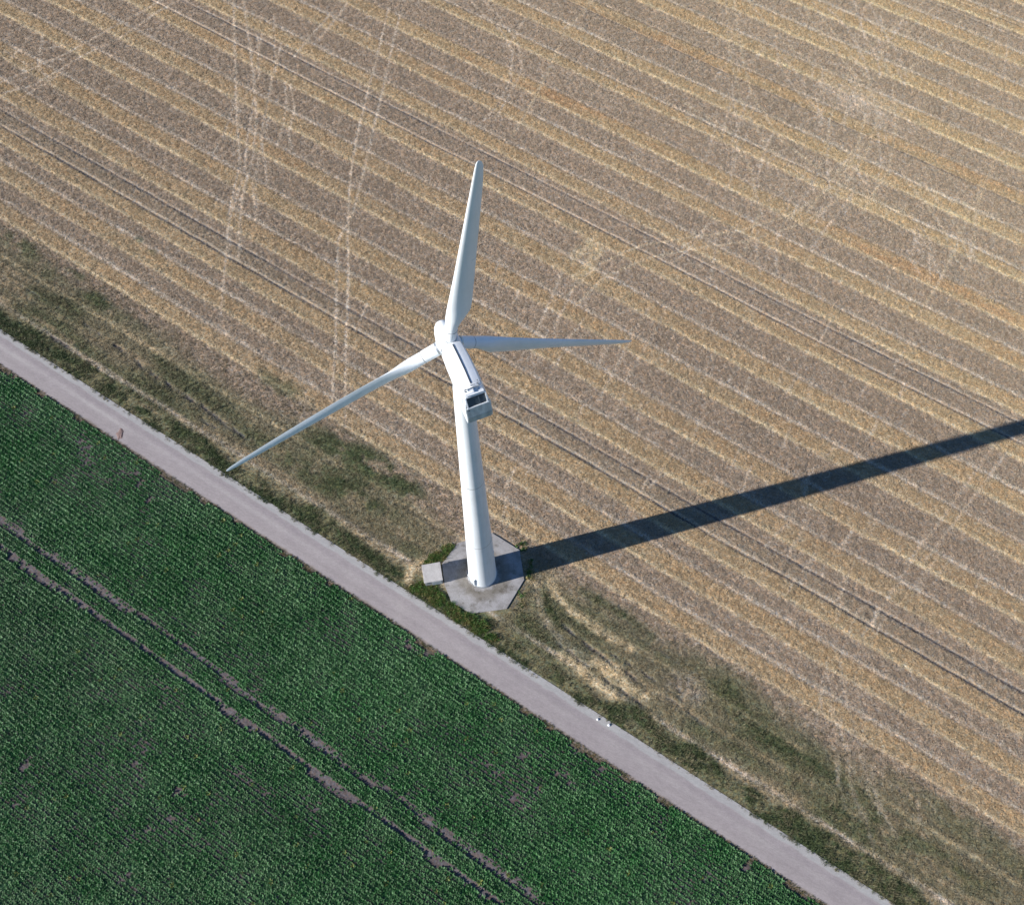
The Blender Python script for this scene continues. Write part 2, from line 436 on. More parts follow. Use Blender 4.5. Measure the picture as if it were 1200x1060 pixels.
def rnd_tracks():
    g = random.Random(5)
    def clump(cx, cy, rx, ry, n, ang, spread, l0=25, l1=70, k=.5):
        for _ in range(n):
            x = cx + g.uniform(-rx, rx); y = cy + g.uniform(-ry, ry)
            a = R(ang + g.uniform(-spread, spread)); bend = g.uniform(-.5, .5)
            L = g.uniform(l0, l1); pts = []
            for i in range(6):
                pts.append((x, y)); x += math.cos(a) * L / 5; y += math.sin(a) * L / 5; a += bend / 5
            dark = g.random() < 0.25
            tr(pts, g.uniform(.10, .16), C_dark if dark else C_pale, g.uniform(.25, .6) * (0.6 if dark else 1) * k / .5, .02)
    clump(985, 60, 70, 60, 22, 70, 40); clump(925, 190, 80, 35, 18, 110, 35); clump(960, 215, 50, 30, 14, 60, 30, 15, 45)
    clump(1100, 275, 45, 25, 18, 75, 22, 20, 50); clump(870, 60, 60, 45, 10, 100, 30); clump(865, 145, 30, 45, 10, 95, 20)
    clump(880, 265, 60, 20, 10, 110, 25); clump(1000, 130, 40, 25, 8, 90, 60); clump(290, 120, 35, 110, 12, 97, 12, 50, 120, .45)
    clump(1125, 60, 60, 50, 8, 105, 30); clump(800, 500, 260, 90, 30, 116, 7, 18, 34, .45); clump(1040, 660, 130, 70, 26, 116, 10, 18, 50, .42)
    clump(860, 410, 220, 60, 20, 116, 6, 15, 32, .4); clump(985, 840, 25, 60, 14, 80, 14, 30, 60, .26); clump(1040, 910, 40, 40, 8, 65, 15, 25, 60, .22)
    clump(60, 70, 50, 30, 8, 150, 25, 25, 50, .4); clump(700, 60, 100, 50, 10, 116, 20, 18, 40, .35); clump(390, 380, 120, 80, 8, 110, 25, 20, 50, .35)
    clump(650, 350, 90, 60, 12, 116, 8, 18, 34, .4)
rnd_tracks()

def seg_dist(U, V, a, b):
    d = b - a; L2 = max(1e-9, d @ d)
    t = np.clip(((U - a[0]) * d[0] + (V - a[1]) * d[1]) / L2, 0, 1)
    return np.hypot(U - a[0] - t * d[0], V - a[1] - t * d[1])

# ----------------------------------------------------------------------------
# far ground sheet (reaches the horizon)
# ----------------------------------------------------------------------------
def axis(vals):
    out = []
    for a, b, st in vals: out += list(np.arange(a, b, st))
    return np.array(out + [vals[-1][1]], dtype=float)
ua = axis([(-6000, -600, 450.0), (-600, 600, 24), (600, 6000, 450)])
va = axis([(-6000, -400, 400), (-400, -60, 20), (-60, 15.6, 5), (15.6, 20.6, 1.0), (20.6, 420, 0.55), (420, 6000, 400)])
UU, VV = np.meshgrid(ua, va, indexing='ij')
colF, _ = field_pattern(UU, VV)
beet = np.array([0.062, 0.100, 0.045])
bc = beet * (0.8 + 0.5 * fbm(UU * 0.02, VV * 0.2, 33, 3))[..., None]
w = sstep(420, 900, VV)[..., None]
colF = colF * (1 - w) + (C_grey * .6 + C_gold * .4) * w
colF = np.where((VV < 18)[..., None], bc, colF)
X, Y = uv_xy(UU, VV)
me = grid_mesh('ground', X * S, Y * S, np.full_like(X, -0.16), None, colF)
props(link('ground', me, M_far), kind='structure')

# ----------------------------------------------------------------------------
# stubble field: real relief, swaths, wheelings, ruts
# ----------------------------------------------------------------------------
du, dv = 0.205, 0.150
us = np.arange(-180, 112, du); vs = np.arange(20.25, 190, dv)
UU, VV = np.meshgrid(us, vs, indexing='ij')
keep = in_view(UU, VV, 110)
UU = UU + (rng.random(UU.shape) - 0.5) * du * 0.7
VVj = VV + (rng.random(UU.shape) - 0.5) * dv * 0.6
VVj[:, 0] = 20.35 + (vnoise(us * 1.3, us * 0, 77) - 0.5) * 0.6 + (vnoise(us * 0.3, us * 0, 78) - 0.5) * 0.3
VV = VVj
COL = np.zeros(UU.shape + (3,)); HH = np.zeros(UU.shape)
CH = 200
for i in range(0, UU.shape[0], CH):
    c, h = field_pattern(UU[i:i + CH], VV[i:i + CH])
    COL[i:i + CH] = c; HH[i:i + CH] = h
def window(u0, u1, v0, v1):
    i0 = max(0, int((u0 + 180) / du) - 1); i1 = min(UU.shape[0], int((u1 + 180) / du) + 2)
    j0 = max(0, int((v0 - 20.25) / dv) - 1); j1 = min(UU.shape[1], int((v1 - 20.25) / dv) + 2)
    return (slice(i0, i1), slice(j0, j1)) if i1 > i0 and j1 > j0 else None
RUT = np.zeros(UU.shape)
for (px, py, ru, rv, k) in GREENS:
    g = guv(px, py)
    wdw = window(g[0] - ru * 2, g[0] + ru * 2, g[1] - rv * 2, g[1] + rv * 2)
    if not wdw: continue
    U, V = UU[wdw], VV[wdw]
    r = np.hypot((U - g[0]) / ru, (V - g[1]) / rv)
    n = fbm(U * 0.5, V * 0.7, 60, 4)
    m_ = (1 - sstep(0.4, 1.5, r)) * k * sstep(0.30, 0.62, n + (1 - np.clip(r, 0, 1)) * .12)
    COL[wdw] = blend(COL[wdw], C_green, m_)
    HH[wdw] += m_ * 0.05
for (pts, w_, col, k, d) in TRACKS:
    P = [guv(*p) for p in pts]
    for a, b in zip(P[:-1], P[1:]):
        mrg = w_ * 3
        wdw = window(min(a[0], b[0]) - mrg, max(a[0], b[0]) + mrg, min(a[1], b[1]) - mrg, max(a[1], b[1]) + mrg)
        if not wdw: continue
        U, V = UU[wdw], VV[wdw]
        D = seg_dist(U, V, a, b) + (vnoise(U * 1.1, V * 1.1, 99) - .5) * w_ * .5
        m_ = np.exp(-(D / (w_ * 1.15)) ** 2) * k * (0.72 + 0.5 * vnoise(U * 0.9, V * 0.9, 98))
        if col is C_dark: m_ = m_ * (.25 + .75 * sstep(.3, .55, vnoise(U * .8 + V, V * .8, 97)))
        COL[wdw] = blend(COL[wdw], col * (1.12 if col is C_pale else 1.0), np.clip(m_ * (1.2 if col is C_dark else 1.45), 0, .9))
        HH[wdw] -= m_ * d
        if col is C_dark and w_ > .13: RUT[wdw] = np.maximum(RUT[wdw], (D < w_ * .9 + .1) * m_.max(initial=0) * (vnoise(U * .8 + V, V * .8, 97) > .38))
# grain: clods, stubble tufts
grain = rng.random(UU.shape)
vig = np.clip((VV - 24) / 10, 0.0, 1)
HH += (grain - 0.5) * 0.085 + (fbm(UU * 1.6, VV * 2.2, 55, 2) - 0.5) * 0.05 + (fbm(UU * .08, VV * .08, 56, 2) - .5) * .25 * 0
COL *= (0.80 + 0.40 * rng.random(UU.shape))[..., None]
warm = (rng.random(UU.shape) - 0.5)[..., None] * np.array([0.16, 0.0, -0.16]) + 1
COL *= warm
Xf, Yf = uv_xy(UU, VV)
# no relief under the turbine pad
TB = np.array([-4.34, 36.93])
rr = np.hypot(Xf - TB[0] - 0.2, Yf - TB[1])
HH *= sstep(5.5, 7.5, rr)
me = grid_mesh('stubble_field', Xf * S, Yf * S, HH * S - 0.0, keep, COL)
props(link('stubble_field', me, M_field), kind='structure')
FIELD_COL, FIELD_U0, FIELD_V0 = COL, -138, 20.25
del X, Y

# ----------------------------------------------------------------------------
# lane
# ----------------------------------------------------------------------------
ua = axis([(-6000, -150, 300), (-150, 110, 0.35), (110, 6000, 300)])
va = axis([(15.55, 20.75, 0.13)])
U2, V2 = np.meshgrid(ua, va, indexing='ij')
edge_lo = (fbm(ua * 0.9, ua * 0, 81, 3) - 0.5)[:, None] * 0.30
V2j = V2.copy(); V2j[:, :1] += edge_lo
base = np.array([0.305, 0.272, 0.270])
c = np.broadcast_to(base, U2.shape + (3,)).copy()
c *= (0.89 + 0.22 * fbm(U2 * 0.05, V2 * 1.2, 82, 4))[..., None]
c *= (0.96 + 0.08 * fbm(U2 * 0.8, V2 * 0.8, 83, 3))[..., None]
lm = 1 - sstep(-75, -35, U2)                                    # paler middle streak towards the left end
c = blend(c, np.array([0.37, 0.34, 0.33]), gline(V2, 18.35, 0.35) * (.25 + .5 * lm) * (.5 + vnoise(U2 * .1, V2, 84)))
c = blend(c, np.array([0.262, 0.232, 0.24]), gline(V2, 19.2, 0.30) * .45 * (.4 + vnoise(U2 * .12, V2 * 0, 85)))
c = blend(c, np.array([0.27, 0.24, 0.235]), gline(V2, 17.2, 0.35) * .3)
sh = sstep(19.62, 19.85, V2 + (fbm(U2 * 0.5, V2 * 0, 86, 3) - .5) * .45)
c = blend(c, np.array([0.36, 0.355, 0.345]), sh * (0.75 + .25 * vnoise(U2 * 2, V2 * 2, 87)))
lo = 1 - sstep(15.85, 16.25, V2 + (fbm(U2 * 0.6, V2 * 0, 88, 4) - .5) * .7)
c = blend(c, np.array([0.19, 0.15, 0.105]), lo * .6)
c *= (0.93 + 0.14 * rng.random(U2.shape))[..., None]
X, Y = uv_xy(U2, V2j)
crown = 0.03 * (1 - ((V2 - 18.1) / 2.6) ** 2)
m, nt, b = new_mat('lane_surface'); co = obj_coord(nt)
at = nt.nodes.new('ShaderNodeAttribute'); at.attribute_name = 'tint'
n1 = n_noise(nt, 9.0, 5, 0.7, co)
r1 = n_ramp(nt, n1.outputs[0], [(0.3, (0.88,) * 3), (0.7, (1.1,) * 3)])
n2 = n_noise(nt, 0.35, 6, 0.65, co)
r2 = n_ramp(nt, n2.outputs[0], [(0.3, (0.93, 0.92, 0.93)), (0.7, (1.05, 1.05, 1.04))])
c1 = n_mix(nt, at.outputs['Color'], r1.outputs[0], mode='MULTIPLY', f=1.0)
nt.links.new(n_mix(nt, c1, r2.outputs[0], mode='MULTIPLY', f=1.0), b.inputs['Base Color'])
b.inputs['Roughness'].default_value = 0.92; b.inputs['Specular IOR Level'].default_value = .2
n_bump(nt, n1.outputs[0], b, 0.25, 0.015)
M_lane = m
me = grid_mesh('road', X * S, Y * S, crown * S + 0.03, None, c)
props(link('road', me, M_lane), kind='structure')

# ----------------------------------------------------------------------------
# beet field soil
# ----------------------------------------------------------------------------
ROW = 0.66
du2, dv2 = 0.40, 0.22
us = np.arange(-130, 80, du2); vs = np.append(np.arange(-62, 15.6, dv2), 15.72)
U3, V3 = np.meshgrid(us, vs, indexing='ij')
k3 = in_view(U3, V3, 170)
c = np.broadcast_to(C_soil, U3.shape + (3,)).copy()
c *= (0.85 + 0.3 * fbm(U3 * 0.2, V3 * 0.3, 71, 3))[..., None] * (0.8 + 0.4 * rng.random(U3.shape))[..., None]
edge = sstep(14.7, 15.2, V3 + (fbm(U3 * .5, V3 * 0, 72, 3) - .5) * .8)
c = blend(c, np.array([0.115, 0.100, 0.062]), edge * .6)
h3 = (rng.random(U3.shape) - .5) * .05 + 0.03 * np.cos(2 * np.pi * V3 / ROW)
for v0 in (-3.4, -6.6):
    h3 -= gline(V3, v0, .4) * .05
    c = blend(c, np.array([.138, .122, .124]), gline(V3, v0, .45) * (.3 + vnoise(U3 * .5, V3 * 0 + v0, 73)))
X, Y = uv_xy(U3 + (rng.random(U3.shape) - .5) * .15, V3)
me = grid_mesh('crop_soil', X * S, Y * S, h3 * S, k3, c)
props(link('crop_soil', me, M_soil), kind='structure')

# ----------------------------------------------------------------------------
# scattering (real plants as instances on a point mesh)
# ----------------------------------------------------------------------------
proto_col = {}
def proto_collection(name, meshes):
    col = bpy.data.collections.new(name)
    for me in meshes:
        o = bpy.data.objects.new(name, me); col.objects.link(o)
    return col

def scatter(name, P, scale, rotz, tilt, tint, col, label, cat):
    n = len(P)
    me = bpy.data.meshes.new(name)
    me.vertices.add(n); me.vertices.foreach_set('co', P.astype(np.float32).reshape(-1))
    a = me.attributes.new('size', 'FLOAT', 'POINT'); a.data.foreach_set('value', scale.astype(np.float32))
    a = me.attributes.new('turn', 'FLOAT_VECTOR', 'POINT')
    rot = np.stack([tilt[:, 0], tilt[:, 1], rotz], 1); a.data.foreach_set('vector', rot.astype(np.float32).reshape(-1))
    a = me.attributes.new('tint', 'FLOAT_COLOR', 'POINT')
    a.data.foreach_set('color', np.concatenate([tint, np.ones((n, 1))], 1).astype(np.float32).reshape(-1))
    o = link(name, me)
    ng = bpy.data.node_groups.new(name, 'GeometryNodeTree')
    ng.interface.new_socket('Geometry', in_out='INPUT', socket_type='NodeSocketGeometry')
    ng.interface.new_socket('Geometry', in_out='OUTPUT', socket_type='NodeSocketGeometry')
    gi = ng.nodes.new('NodeGroupInput'); go = ng.nodes.new('NodeGroupOutput')
    ip = ng.nodes.new('GeometryNodeInstanceOnPoints')
    ci = ng.nodes.new('GeometryNodeCollectionInfo')
    ci.inputs['Collection'].default_value = col
    ci.inputs['Separate Children'].default_value = True
    ci.inputs['Reset Children'].default_value = True
    ip.inputs['Pick Instance'].default_value = True
    def named(nm, typ):
        x = ng.nodes.new('GeometryNodeInputNamedAttribute'); x.data_type = typ; x.inputs[0].default_value = nm
        return x.outputs[0]
    e2r = ng.nodes.new('FunctionNodeEulerToRotation')
    ng.links.new(named('turn', 'FLOAT_VECTOR'), e2r.inputs[0])
    rv = ng.nodes.new('FunctionNodeRandomValue'); rv.data_type = 'INT'
    rv.inputs['Min'].default_value = 0; rv.inputs['Max'].default_value = len(col.objects) - 1
    ng.links.new(gi.outputs[0], ip.inputs['Points'])
    ng.links.new(ci.outputs[0], ip.inputs['Instance'])
    ng.links.new(rv.outputs[2], ip.inputs['Instance Index'])
    ng.links.new(e2r.outputs[0], ip.inputs['Rotation'])
    ng.links.new(named('size', 'FLOAT'), ip.inputs['Scale'])
    ng.links.new(ip.outputs[0], go.inputs[0])
    md = o.modifiers.new('scatter', 'NODES'); md.node_group = ng
    props(o, label, cat, kind='stuff')
    return o

def leaf_material(name, base_rough=0.42, trans=0.25, spec=0.5, fixed=None):
    m, nt, b = new_mat(name)
    at = nt.nodes.new('ShaderNodeAttribute'); at.attribute_type = 'INSTANCER'; at.attribute_name = 'tint'
    gm = nt.nodes.new('ShaderNodeNewGeometry')
    rp = n_ramp(nt, gm.outputs['Random Per Island'], [(0.0, (0.70, 0.74, 0.66)), (1.0, (1.32, 1.28, 1.25))])
    c = n_mix(nt, at.outputs['Color'], rp.outputs[0], mode='MULTIPLY', f=1.0)
    nt.links.new(c, b.inputs['Base Color'])
    b.inputs['Roughness'].default_value = base_rough; b.inputs['Specular IOR Level'].default_value = spec
    tr_ = nt.nodes.new('ShaderNodeBsdfTranslucent'); nt.links.new(c, tr_.inputs[0])
    mx = nt.nodes.new('ShaderNodeMixShader'); mx.inputs[0].default_value = trans
    out = nt.nodes['Material Output']
    nt.links.new(b.outputs[0], mx.inputs[1]); nt.links.new(tr_.outputs[0], mx.inputs[2]); nt.links.new(mx.outputs[0], out.inputs[0])
    return m
M_beet = leaf_material('beet_leaf', 0.55, 0.22, 0.32)
M_grass = leaf_material('grass_blade', 0.6, 0.25, 0.25)
M_straw = leaf_material('cut_straw', 0.7, 0.1, 0.25)

def rosette(nleaf, rad, hgt, wid, seed, mat, segs=3):
    g = random.Random(seed); bm = bmesh.new()
    for i in range(nleaf):
        a = i * 2.399 + g.uniform(-.4, .4); t = i / max(1, nleaf - 1)
        L = rad * g.uniform(.75, 1.12) * (1.0 - .35 * t)
        el = R(g.uniform(40, 60) + 25 * t)
        w = wid * g.uniform(.8, 1.2) * (1 - .25 * t)
        dirv = Vector((math.cos(a), math.sin(a), 0)); sd = Vector((-math.sin(a), math.cos(a), 0)); prev = None
        roll = g.uniform(-.5, .5)
        for s in range(segs + 1):
            q = s / segs
            e = el - q * R(75) * (1 - .35 * t)
            if s == 0: p = Vector((0, 0, .01))
            else: p = p + (dirv * math.cos(e) + Vector((0, 0, 1)) * math.sin(e)) * (L / segs)
            ww = w * (0.18, 0.85, 1.0, 0.30)[min(3, int(q * 3 + .01))] * .5
            up = Vector((0, 0, 1)) * roll * ww
            l = bm.verts.new(p - sd * ww - up + Vector((0, 0, ww * .45))); c_ = bm.verts.new(p); r = bm.verts.new(p + sd * ww + up + Vector((0, 0, ww * .45)))
            if prev:
                bm.faces.new((prev[0], prev[1], c_, l)); bm.faces.new((prev[1], prev[2], r, c_))
            prev = (l, c_, r)
    me = bpy.data.meshes.new('plant'); bm.to_mesh(me); bm.free(); me.materials.append(mat)
    for p in me.polygons: p.use_smooth = True
    return me

def tuft(nb, rad, hgt, wid, lean, seed, mat):
    g = random.Random(seed); bm = bmesh.new()
    for i in range(nb):
        a = g.uniform(0, 6.283); r0 = rad * math.sqrt(g.random())
        p = Vector((r0 * math.cos(a), r0 * math.sin(a), -.01))
        b_ = g.uniform(0, 6.283); d = Vector((math.cos(b_), math.sin(b_), 0)); sd = Vector((-d.y, d.x, 0)) * wid * .5
        h = hgt * g.uniform(.5, 1.2); ln = lean * g.uniform(.2, 1.3) * h
        q = p + d * ln * .4 + Vector((0, 0, h * .6)); t = p + d * ln + Vector((0, 0, h))
        v0 = bm.verts.new(p - sd); v1 = bm.verts.new(p + sd); v2 = bm.verts.new(q + sd * .8); v3 = bm.verts.new(q - sd * .8); v4 = bm.verts.new(t)
        bm.faces.new((v0, v1, v2, v3)); bm.faces.new((v3, v2, v4))
    me = bpy.data.meshes.new('plant'); bm.to_mesh(me); bm.free(); me.materials.append(mat)
    return me

def litter(nb, rad, seed, mat):
    """a patch of cut stubble ends and loose straws lying over them"""
    g = random.Random(seed); bm = bmesh.new()
    for i in range(nb):
        x, y = g.uniform(-rad, rad), g.uniform(-rad, rad)
        b_ = g.uniform(0, 6.283); d = Vector((math.cos(b_), math.sin(b_), 0)); sd = Vector((-d.y, d.x, 0))
        if i % 3:
            h = g.uniform(.04, .11); w = g.uniform(.012, .022)
            p = Vector((x, y, -.01)); t = p + d * h * g.uniform(0, .5) + Vector((0, 0, h))
        else:
            L = g.uniform(.12, .3); w = g.uniform(.012, .022)
            z = g.uniform(.03, .07); p = Vector((x, y, z)); t = p + d * L + Vector((0, 0, g.uniform(-.03, .03)))
        vs = [bm.verts.new(p - sd * w), bm.verts.new(p + sd * w), bm.verts.new(t + sd * w * .7), bm.verts.new(t - sd * w * .7)]
        bm.faces.new(vs)
    me = bpy.data.meshes.new('straw'); bm.to_mesh(me); bm.free(); me.materials.append(mat)
    return me

def xyz(u, v, z=0.0):
    x, y = uv_xy(u, v)
    return np.stack([x * S, y * S, np.broadcast_to(z, x.shape)], -1)

# ---- beet crop ---------------------------------------------------------------
rows = np.arange(-60.5, 15.7, ROW); pu = np.arange(-128, 78, 0.29)
PU, PV = np.meshgrid(pu, rows, indexing='ij')
PU = PU.ravel() + (rng.random(PU.size) - .5) * .20; PV = PV.ravel() + (rng.random(PV.size) - .5) * .08
dens = fbm(PU * .12, PV * .22, 101, 4)
patch = fbm(PU * .5, PV * .6, 102, 3)
near = sstep(6, 14, PV) * .08                                   # thinner stand beside the lane
alive = (dens * .55 + patch * .45 + rng.random(PU.size) * .22) > (0.335 + near * .6)
size = 0.82 + .44 * sstep(.3, .66, dens * .5 + patch * .5) + (rng.random(PU.size) - .5) * .3
for v0, wdt in ((-3.4, .36), (-6.6, .37)):
    gap = np.abs(PV - v0 + (vnoise(PU * .12, PV * 0, 103) - .5) * .22) < wdt - .02 + (0.10 * vnoise(PU * .35, PV * 0 + v0, 104))
    strong = vnoise(PU * .16, PV * 0 + v0, 105) > ({-3.4: -1, -6.6: -1, -30.2: .70}.get(v0, 2))
    alive &= ~(gap & strong & (rng.random(PU.size) > {-3.4: .42, -6.6: .16}.get(v0, .3)))
    size = size * np.where(gap, .62, 1.0)
g0 = guv(878, 1008)
alive &= ~((np.abs(PU - g0[0]) < .5) & (np.abs(PV - g0[1]) < 1.3))
for (px, py, ru, rv) in ((262, 640, .9, .5), (250, 625, .7, .4), (485, 757, 2.2, .7), (285, 645, .8, .4), (740, 945, 1.2, .6), (30, 895, .7, .9), (210, 928, .8, .6), (150, 1022, 1.4, .6), (62, 845, .6, .5), (175, 585, .9, .5), (215, 605, .8, .4)):
    g0 = guv(px, py); alive &= ~((np.hypot((PU - g0[0]) / ru, (PV - g0[1]) / rv) < .6 + .8 * vnoise(PU * .9, PV * .9, 111)) & (rng.random(PU.size) > .45))
vis = in_view(PU, PV, 150)
kk = alive & vis & (PV < 15.5 + (vnoise(PU * .5, PU * 0, 106) - .5) * .7)
PU, PV, size, dens, patch = PU[kk], PV[kk], size[kk], dens[kk], patch[kk]
n = len(PU)
g1 = np.array([0.030, 0.125, 0.032]); g2 = np.array([0.098, 0.205, 0.088])
t = np.clip(fbm(PU * .25, PV * .3, 107, 3) * 1.5 - .35 + (rng.random(n) - .5) * .7, 0, 1)[:, None]
tint = (g1 * (1 - t) + g2 * t) * (0.72 + .5 * rng.random((n, 1))) * (.85 + .3 * fbm(PU * .05, PV * .12, 108, 3))[:, None]
yl = (rng.random(n) < .006)[:, None]
tint = np.where(yl, np.array([.16, .20, .05]), tint)
beets = proto_collection('beet_plants', [rosette(10, .335, .2, .125, s, M_beet) for s in range(5)])
scatter('beet_crop', xyz(PU, PV, 0.0), size * S / .75, rng.random(n) * 6.283, (rng.random((n, 2)) - .5) * .25, tint, beets,
        'dark green leafy root crop in close straight rows filling the field below the lane', 'crop')
print('beets', n)

# ---- grass on the verge and among the stubble --------------------------------
def rand_uv(n, u0, u1, v0, v1):
    return rng.uniform(u0, u1, n), rng.uniform(v0, v1, n)
gu, gv = rand_uv(90000, -135, 80, 20.2, 37)
vis = in_view(gu, gv, 60)
gu, gv = gu[vis], gv[vis]
edgeg = 20.45 + (vnoise(gu * 1.3, gu * 0, 77) - 0.5) * 0.6 + (vnoise(gu * 0.3, gu * 0, 78) - 0.5) * 0.3
ii = np.clip(((gu + 180) / du).astype(int), 0, COL.shape[0] - 1); jj = np.clip(((gv - 20.25) / dv).astype(int), 0, COL.shape[1] - 1)
fc = COL[ii, jj]
greenness = np.clip((fc[:, 1] / fc[:, 0] - 0.93) / .25, 0, 1)
gx, gy = uv_xy(gu, gv)
ok = (gv > edgeg) & (RUT[ii, jj] < .3) & (rng.random(len(gu)) < .12 + .85 * greenness) & (np.hypot(gx - TB[0] - .2, gy - TB[1]) > 6.9)
gu, gv, fc, greenness = gu[ok], gv[ok], fc[ok], greenness[ok]
n = len(gu)
mot = sstep(.38, .66, fbm(gu * .45, gv * .8, 120, 4))
greenness = greenness * (1 - .62 * mot * (rng.random(n) < .8))
gt = (np.array([0.064, .088, .038]) * greenness[:, None] + np.array([.215, .18, .115]) * (1 - greenness[:, None]))
gt *= (.7 + .6 * rng.random((n, 1)))
tufts = proto_collection('grass_tufts', [tuft(12, .13, .17, .028, .9, s, M_grass) for s in range(4)])
scatter('verge_grass', xyz(gu, gv, -.01), .6 + .9 * rng.random(n) ** 1.5, rng.random(n) * 6.283, (rng.random((n, 2)) - .5) * .3, gt, tufts,
        'rough dark green and dry grass between the lane and the stubble', 'grass')
print('grass', n)

# narrow dry grass edge between lane and beet
eu, ev = rand_uv(6000, -130, 80, 15.4, 16.0)
ev = ev + (fbm(eu * 0.6, eu * 0, 88, 4) - .5) * .4
vis = in_view(eu, ev, 60); eu, ev = eu[vis], ev[vis]; n = len(eu)
et = np.where(rng.random((n, 1)) < .45, np.array([.25, .18, .10]), np.array([.07, .085, .035])) * (.7 + .6 * rng.random((n, 1)))
scatter('edge_grass', xyz(eu, ev, 0.0), .4 + .5 * rng.random(n), rng.random(n) * 6.283, (rng.random((n, 2)) - .5) * .4, et, tufts,
        'thin brown and green grass edge along the lower side of the lane', 'grass')

# ---- straw over the stubble ----------------------------------------------------
N = 430000
su, sw = rand_uv(N, -172, 110, 24, 188)
vis = in_view(su, sw, 40); su, sw = su[vis], sw[vis]
ii = np.clip(((su + 180) / du).astype(int), 0, COL.shape[0] - 1); jj = np.clip(((sw - 20.25) / dv).astype(int), 0, COL.shape[1] - 1)
fc = COL[ii, jj]; hh_ = HH[ii, jj] * S
gx, gy = uv_xy(su, sw)
pale = fc.sum(1)
ok = (np.hypot(gx - TB[0] - .2, gy - TB[1]) > 6.6) & (pale > .33) & (RUT[ii, jj] < .3)
for v0 in (55.22, 52.45, 95.12, 91.72): ok &= np.abs(sw + (vnoise(su * 0.035, sw * 0.02, 3) - 0.5) * 0.35 + (vnoise(su * 0.25, sw * 0.3, 4) - 0.5) * 0.12 - v0) > .33
su, sw, fc, hh_ = su[ok], sw[ok], fc[ok], hh_[ok]; n = len(su)
st_ = np.clip(fc * 1.12 + .015, 0, .72) * (.78 + .44 * rng.random((n, 1)))
straws = proto_collection('straw_litter', [litter(9, .15, s, M_straw) for s in range(5)])
scatter('cut_straw', xyz(su, sw, hh_), .8 + .5 * rng.random(n), rng.random(n) * 6.283, np.zeros((n, 2)), st_, straws,
        'short cut stubble and loose straw lying across the harvested field', 'stubble')
print('straw', n)

# ----------------------------------------------------------------------------
# concrete pad
# ----------------------------------------------------------------------------
PADZ = 0.13
pad_px = [(536, 636), (577, 624), (609, 644), (614.5, 679), (594, 713), (552.5, 718.5), (529, 705.5), (520.5, 684), (518, 660)]
pad = [ground(x, y, PADZ / S) * S for x, y in pad_px]
m, nt, b, c = concrete_mat('pad_concrete', (0.335, 0.322, 0.322), (0.225, 0.213, 0.203), 0.9)
# a rain-washed dirty ring round the foot of the tower and run-off towards the south
tc = obj_coord(nt)
vm = nt.nodes.new('ShaderNodeVectorMath'); vm.operation = 'DISTANCE'; vm.inputs[1].default_value = (TB[0] * S + .1, TB[1] * S - .1, PADZ)
nt.links.new(tc, vm.inputs[0])
nn = n_noise(nt, 1.6, 5, .6, tc)
ad = nt.nodes.new('ShaderNodeMath'); ad.operation = 'MULTIPLY_ADD'; ad.inputs[1].default_value = 1.5
nt.links.new(nn.outputs[0], ad.inputs[0]); nt.links.new(vm.outputs['Value'], ad.inputs[2])
rg = n_ramp(nt, ad.outputs[0], [(0.0, (1, 1, 1)), (0.235, (1, 1, 1)), (0.27, (.60, .57, .50)), (0.33, (.70, .67, .60)), (0.40, (1, 1, 1))])
for e in rg.color_ramp.elements: e.position = e.position
sc = nt.nodes.new('ShaderNodeMath'); sc.operation = 'DIVIDE'; sc.inputs[1].default_value = 10.0
nt.links.new(ad.outputs[0], sc.inputs[0]); nt.links.new(sc.outputs[0], rg.inputs[0])
n5 = n_noise(nt, 0.75, 7, .7, tc)
sp = n_ramp(nt, n5.outputs[0], [(0.36, (.62, .60, .56)), (0.45, (.95, .95, .94)), (0.62, (1.0, 1.0, 1.0)), (.72, (1.12, 1.11, 1.1))])
c = n_mix(nt, c, sp.outputs[0], mode='MULTIPLY', f=1.0)
c2 = n_mix(nt, c, rg.outputs[0], mode='MULTIPLY', f=1.0)
nt.links.new(c2, b.inputs['Base Color'])
bm = bmesh.new()
top = [bm.verts.new((p[0], p[1], PADZ)) for p in pad]
low = [bm.verts.new((p[0], p[1], -.3)) for p in pad]
bm.faces.new(top)
for i in range(len(pad)):
    j = (i + 1) % len(pad); bm.faces.new((low[i], low[j], top[j], top[i]))
bmesh.ops.recalc_face_normals(bm, faces=bm.faces)
bmesh.ops.bevel(bm, geom=[e for e in bm.edges if all(v.co.z > .1 for v in e.verts)], offset=.03, segments=2, affect='EDGES')
pado = from_bm('concrete_pad', bm, m)
props(pado, 'low many-sided concrete slab under the foot of the wind turbine', 'foundation slab')

